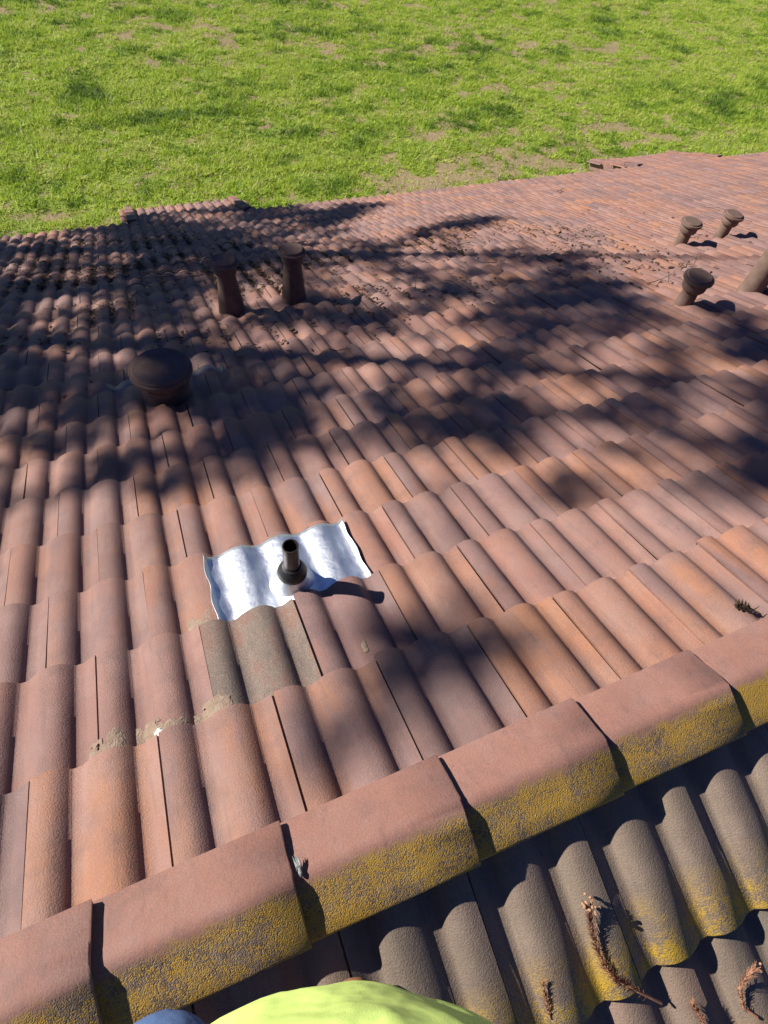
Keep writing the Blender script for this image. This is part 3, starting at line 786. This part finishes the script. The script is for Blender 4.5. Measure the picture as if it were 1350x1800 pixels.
# seed cone beside the ridge
c = W(1.846, -.625, -.012)
root = link('seed_cone', None); root.location = c; root.rotation_euler = (0, 0, -.7); root.empty_display_size = .03
tag(root, 'small dark seed cone with twig lying against the ridge at the right edge', 'seed cone')
parts = []
for k in range(44):
    t_ = k / 44; a = k * 2.4; R_ = .012 * math.sin(math.pi * (.12 + .8 * t_)); x = -.02 + .04 * t_
    p = Vector((x, R_ * math.cos(a), R_ * math.sin(a))); d = Vector((-.3, math.cos(a), math.sin(a))).normalized(); w = d.cross(Vector((1, 0, 0))).normalized() * .004
    parts.append(([p - w, p + w, p + d * .007 + w * .6, p + d * .007 - w * .6], [(0, 1, 2, 3)]))
parts.append(tube([(-.02, 0, 0), (.02, 0, 0)], [.006, .006], 8))
sub('scales', join(parts), M_cone, root, 0)
sub('twig', join([tube([(.018, 0, 0), (.035, -.002, -.002), (.055, -.008, 0)], [.003, .0025, .0012], 5), tube([(.032, -.002, 0), (.046, .012, .006)], [.002, .001], 5)]), M_cone, root, 0)
# dried sealant poking out of a ridge joint
parts = []
for k in range(7):
    a = random.uniform(-.006, .006); parts.append(tube([(a, 0, 0), (a * 1.2 + .001, .014, .004), (a * .8 + random.uniform(-.003, .003), .030 + random.uniform(0, .012), .004)], [.0035, .0028, .0007], 5))
parts.append(tube([(-.002, -.016, -.002), (0, -.006, .001), (.001, .006, .002)], [.003, .0062, .004], 8))
o = link('sealant_blob', mesh_pd('sealant_blob', *join(parts), True, M_seal)); o.location = (.404, -.752, .335); o.rotation_euler = (-.12, 0, .1); o.scale = (.75, .75, .75)
tag(o, 'frayed grey lump of dried sealant poking from a ridge tile joint', 'sealant')

# ------------------------------------------------------------------ the photographer, standing on the near slope
def loft(rings, seg=20):
    """rings: (cx, cy, cz, rx, ry) horizontal ellipses"""
    V, F = [], []
    for cx, cy, cz, rx, ry in rings:
        for k in range(seg):
            a = 2 * math.pi * k / seg; V.append((cx + rx * math.cos(a), cy + ry * math.sin(a), cz))
    for i in range(len(rings) - 1):
        for k in range(seg):
            k2 = (k + 1) % seg; F.append((i * seg + k, i * seg + k2, (i + 1) * seg + k2, (i + 1) * seg + k))
    F.append(tuple(reversed(range(seg)))); F.append(tuple((len(rings) - 1) * seg + k for k in range(seg)))
    return V, F
def ball(c, r, seg=14):
    rings = [(c[0], c[1], c[2] + r[2] * math.sin(t), max(.001, r[0] * math.cos(t)), max(.001, r[1] * math.cos(t))) for t in np.linspace(-1.5, 1.5, 11)]
    return loft(rings, seg)
def fused(name, parts, voxel, mat, parent, smooth=2):
    me = mesh_pd(name, *join(parts), False, None); o = bpy.data.objects.new(name, me); COL.objects.link(o)
    bm = bmesh.new(); bm.from_mesh(me); bmesh.ops.recalc_face_normals(bm, faces=bm.faces); bm.to_mesh(me); bm.free()
    r = o.modifiers.new('r', 'REMESH'); r.mode = 'VOXEL'; r.voxel_size = voxel
    s = o.modifiers.new('s', 'SMOOTH'); s.factor = .5; s.iterations = smooth * 3
    dg = bpy.context.evaluated_depsgraph_get(); m2 = bpy.data.meshes.new_from_object(o.evaluated_get(dg))
    bpy.data.objects.remove(o); m2.name = name; m2.materials.clear(); m2.materials.append(mat); m2.shade_smooth()
    q = link(name, m2, parent); q.matrix_parent_inverse = Matrix.Translation(-Vector(parent.location)); return q
def fabric(name, c1, c2, rough=.85, weave=900, emit=None):
    k = NT(name); tc = k.new('ShaderNodeTexCoord').outputs['Object']
    col = k.mix(k.noise(tc, weave, 2), c1, c2); nrm = k.bump(k.noise(tc, weave, 2), .3, .0008)
    nrm = k.bump(k.noise(tc, 11, 3), .45, .02, nrm); return k.done(col, rough, nrm, .2)
M_shirt = fabric('hi_vis_yellow_fabric', (.72, .95, .22), (.80, .98, .32))
M_jeans = fabric('blue_denim', (.06, .11, .24), (.13, .20, .38), .9, 600)
M_skin = simple('skin', (.46, .27, .19), (.52, .31, .22), 30, .5, .1, 300, .001, .4)
M_boot = simple('tan_boot_leather', (.27, .125, .055), (.36, .20, .11), 30, .6, .4, 120, .002)
M_sole = simple('boot_sole', (.05, .04, .03), (.09, .07, .055), 20, .8, .1)
M_hair = simple('brown_hair', (.03, .02, .013), (.06, .04, .025), 60, .6, .5, 200, .003)
M_phone = simple('black_phone', (.01, .01, .012), (.015, .015, .018), 5, .25, 0)
person = link('person', None); person.location = (.33, -1.10, .17); person.empty_display_size = .2
tag(person, 'person in bright yellow-green shirt and blue jeans photographing from the near slope', 'person')
HD = Vector((.415, -1.105, 1.80))
legR = [(.40, -1.085, .96), (.43, -1.03, .66), (.43, -1.17, .27)]
legL = [(.25, -1.085, .96), (.172, -.925, .70), (.19, -1.18, .25)]
armR = [(.60, -1.09, 1.50), (.72, -1.12, 1.27), (.545, -.955, 1.585)]
armL = [(.23, -1.09, 1.50), (.10, -1.10, 1.27), (.29, -.925, 1.575)]
def hand(w, palm, thumb_dir, fingers):
    ps = [tube([w, palm], [.028, .034], 10)]
    for i, (bx_, mx_, tx_) in enumerate(fingers): ps.append(tube([bx_, mx_, tx_], [.0095, .009, .0075], 8))
    ps.append(tube([Vector(w).lerp(Vector(palm), .4), thumb_dir[0], thumb_dir[1]], [.013, .0105, .0085], 8)); return ps
pR = Vector((.485, -.905, 1.665)); pL = Vector((.325, -.875, 1.655))
def fing(p, sgn):
    out = []
    for i in range(4):
        b = p + Vector((-.010 * sgn, .004 + .004 * i, -.022 + .018 * i)) + DOWN * (-.01) * i * .3
        m = b + Vector((-.030 * sgn, .018, .012 + .003 * i)); t_ = m + Vector((-.020 * sgn, -.002, -.004)) * (1.0 if i in (1, 2) else .8)
        out.append((b, m, t_))
    return out
bparts = [loft([(HD.x, HD.y + .01, HD.z - .125, .03, .03), (HD.x, HD.y + .025, HD.z - .11, .045, .055), (HD.x, HD.y + .015, HD.z - .06, .062, .082), (HD.x, HD.y, HD.z, .074, .096), (HD.x, HD.y - .004, HD.z + .05, .076, .098), (HD.x, HD.y - .004, HD.z + .09, .062, .08), (HD.x, HD.y - .004, HD.z + .115, .03, .04)]),
          tube([(.415, -1.10, 1.52), (.415, -1.105, 1.72)], [.062, .056], 16),
          ball((HD.x, HD.y + .102, HD.z - .025), (.014, .018, .022)), ball((HD.x, HD.y + .085, HD.z - .072), (.026, .012, .009)),
          ball((HD.x - .077, HD.y - .005, HD.z - .015), (.010, .018, .030)), ball((HD.x + .077, HD.y - .005, HD.z - .015), (.010, .018, .030)),
          loft([(.325, -1.095, .93, .14, .10), (.335, -1.07, 1.10, .165, .135), (.345, -1.075, 1.25, .16, .13), (.415, -1.085, 1.42, .155, .105), (.415, -1.095, 1.52, .12, .07), (.415, -1.10, 1.57, .06, .055)]),
          tube(legR, [.080, .055, .042], 14), tube(legL, [.080, .055, .042], 14), tube(armR, [.046, .036, .028], 12), tube(armL, [.046, .036, .028], 12)]
bparts += hand(armR[2], pR, (pR + Vector((-.012, -.03, .012)), pR + Vector((-.045, -.035, .022))), fing(pR, 1))
bparts += hand(armL[2], pL, (pL + Vector((.012, -.03, .012)), pL + Vector((.045, -.035, .022))), fing(pL, -1))
fused('body', bparts, .006, M_skin, person, 1)
sh = [loft([(.325, -1.090, .93, .180, .150), (.335, -1.078, 1.03, .205, .198), (.345, -1.069, 1.15, .229, .223), (.352, -1.070, 1.24, .222, .212), (.385, -1.085, 1.38, .19, .150), (.415, -1.09, 1.48, .185, .105), (.415, -1.098, 1.55, .12, .078), (.415, -1.10, 1.585, .072, .066)], 40),
      tube([Vector(armR[0]) + Vector((-.05, 0, .0)), armR[0], Vector(armR[0]).lerp(Vector(armR[1]), .75)], [.085, .075, .068], 16),
      tube([Vector(armL[0]) + Vector((.05, 0, .0)), armL[0], Vector(armL[0]).lerp(Vector(armL[1]), .75)], [.085, .075, .068], 16)]
shirt_o = fused('shirt', sh, .010, M_shirt, person, 2)
sv = np.empty(len(shirt_o.data.vertices) * 3, np.float32); shirt_o.data.vertices.foreach_get('co', sv); sv = sv.reshape(-1, 3)
sn = np.array([v.normal[:] for v in shirt_o.data.vertices])
an = np.arctan2(sv[:, 1] + 1.07, sv[:, 0] - .345)
fold = np.abs(fbm(an * 3.2 + 9 + sv[:, 2] * 3.5, sv[:, 2] * 9 + an * 1.2, 3) - .5)
sv = sv + sn * (.010 - .055 * fold)[:, None] * .22
shirt_o.data.vertices.foreach_set('co', sv.astype(np.float32).ravel()); shirt_o.data.update()
jn = [loft([(.335, -1.085, .86, .165, .115), (.335, -1.085, .95, .165, .12), (.345, -1.08, 1.02, .16, .12)], 24),
      tube([legR[0], Vector(legR[0]).lerp(Vector(legR[1]), .5), legR[1], Vector(legR[1]).lerp(Vector(legR[2]), .9)], [.098, .088, .072, .066], 16),
      tube([legL[0], Vector(legL[0]).lerp(Vector(legL[1]), .5), legL[1], Vector(legL[1]).lerp(Vector(legL[2]), .9)], [.098, .092, .086, .066], 16)]
fused('jeans', jn, .010, M_jeans, person, 2)
for (ax, ay, az), yaw in ((legR[2], 0), (legL[2], .12)):
    toe = Vector((ax + .005 + math.sin(yaw) * .1, ay + .20, 0)); slope = lambda y: .612 + .4 * y
    zz = lambda y: slope(y) + .030
    bp = [tube([(ax, ay - .03, zz(ay - .03) + .05), (ax, ay, az + .10)], [.052, .056], 14),
          tube([(ax, ay - .045, zz(ay - .045) + .02), (ax, ay + .05, zz(ay + .05) + .026), (toe.x - .002, ay + .13, zz(ay + .13) + .016), (toe.x, toe.y - .012, zz(toe.y) + .006)], [.042, .047, .047, .036], 16),
          ball((toe.x, toe.y - .022, zz(toe.y - .02) + .006), (.044, .034, .032))]
    b = fused('boot', bp, .007, M_boot, person, 1)
hv = ball((HD.x, HD.y - .018, HD.z + .038), (.084, .100, .088), 24)
fused('hair', [hv, ball((HD.x, HD.y - .045, HD.z - .02), (.078, .068, .07), 20)], .008, M_hair, person, 1)
for sx_ in (-1, 1):
    e_ = sub('eye', ball((HD.x + sx_ * .031, HD.y + .083, HD.z + .002), (.012, .010, .010), 12), M_glob, person, 80)
    e_.matrix_parent_inverse = Matrix.Translation(-Vector(person.location))
ph = link('phone', None); pc = CAM + DOWN * .06 - FWD * .014; pm = mw.copy(); pm.translation = pc; ph.matrix_world = pm
tag(ph, 'black phone held up in both hands by the person in yellow', 'phone'); ph.empty_display_size = .05
hb = sub('phone_body', box(-.037, .037, -.08, .08, -.003, .005), M_phone, ph, 0); bv = hb.modifiers.new('bevel', 'BEVEL'); bv.width = .0025; bv.segments = 2
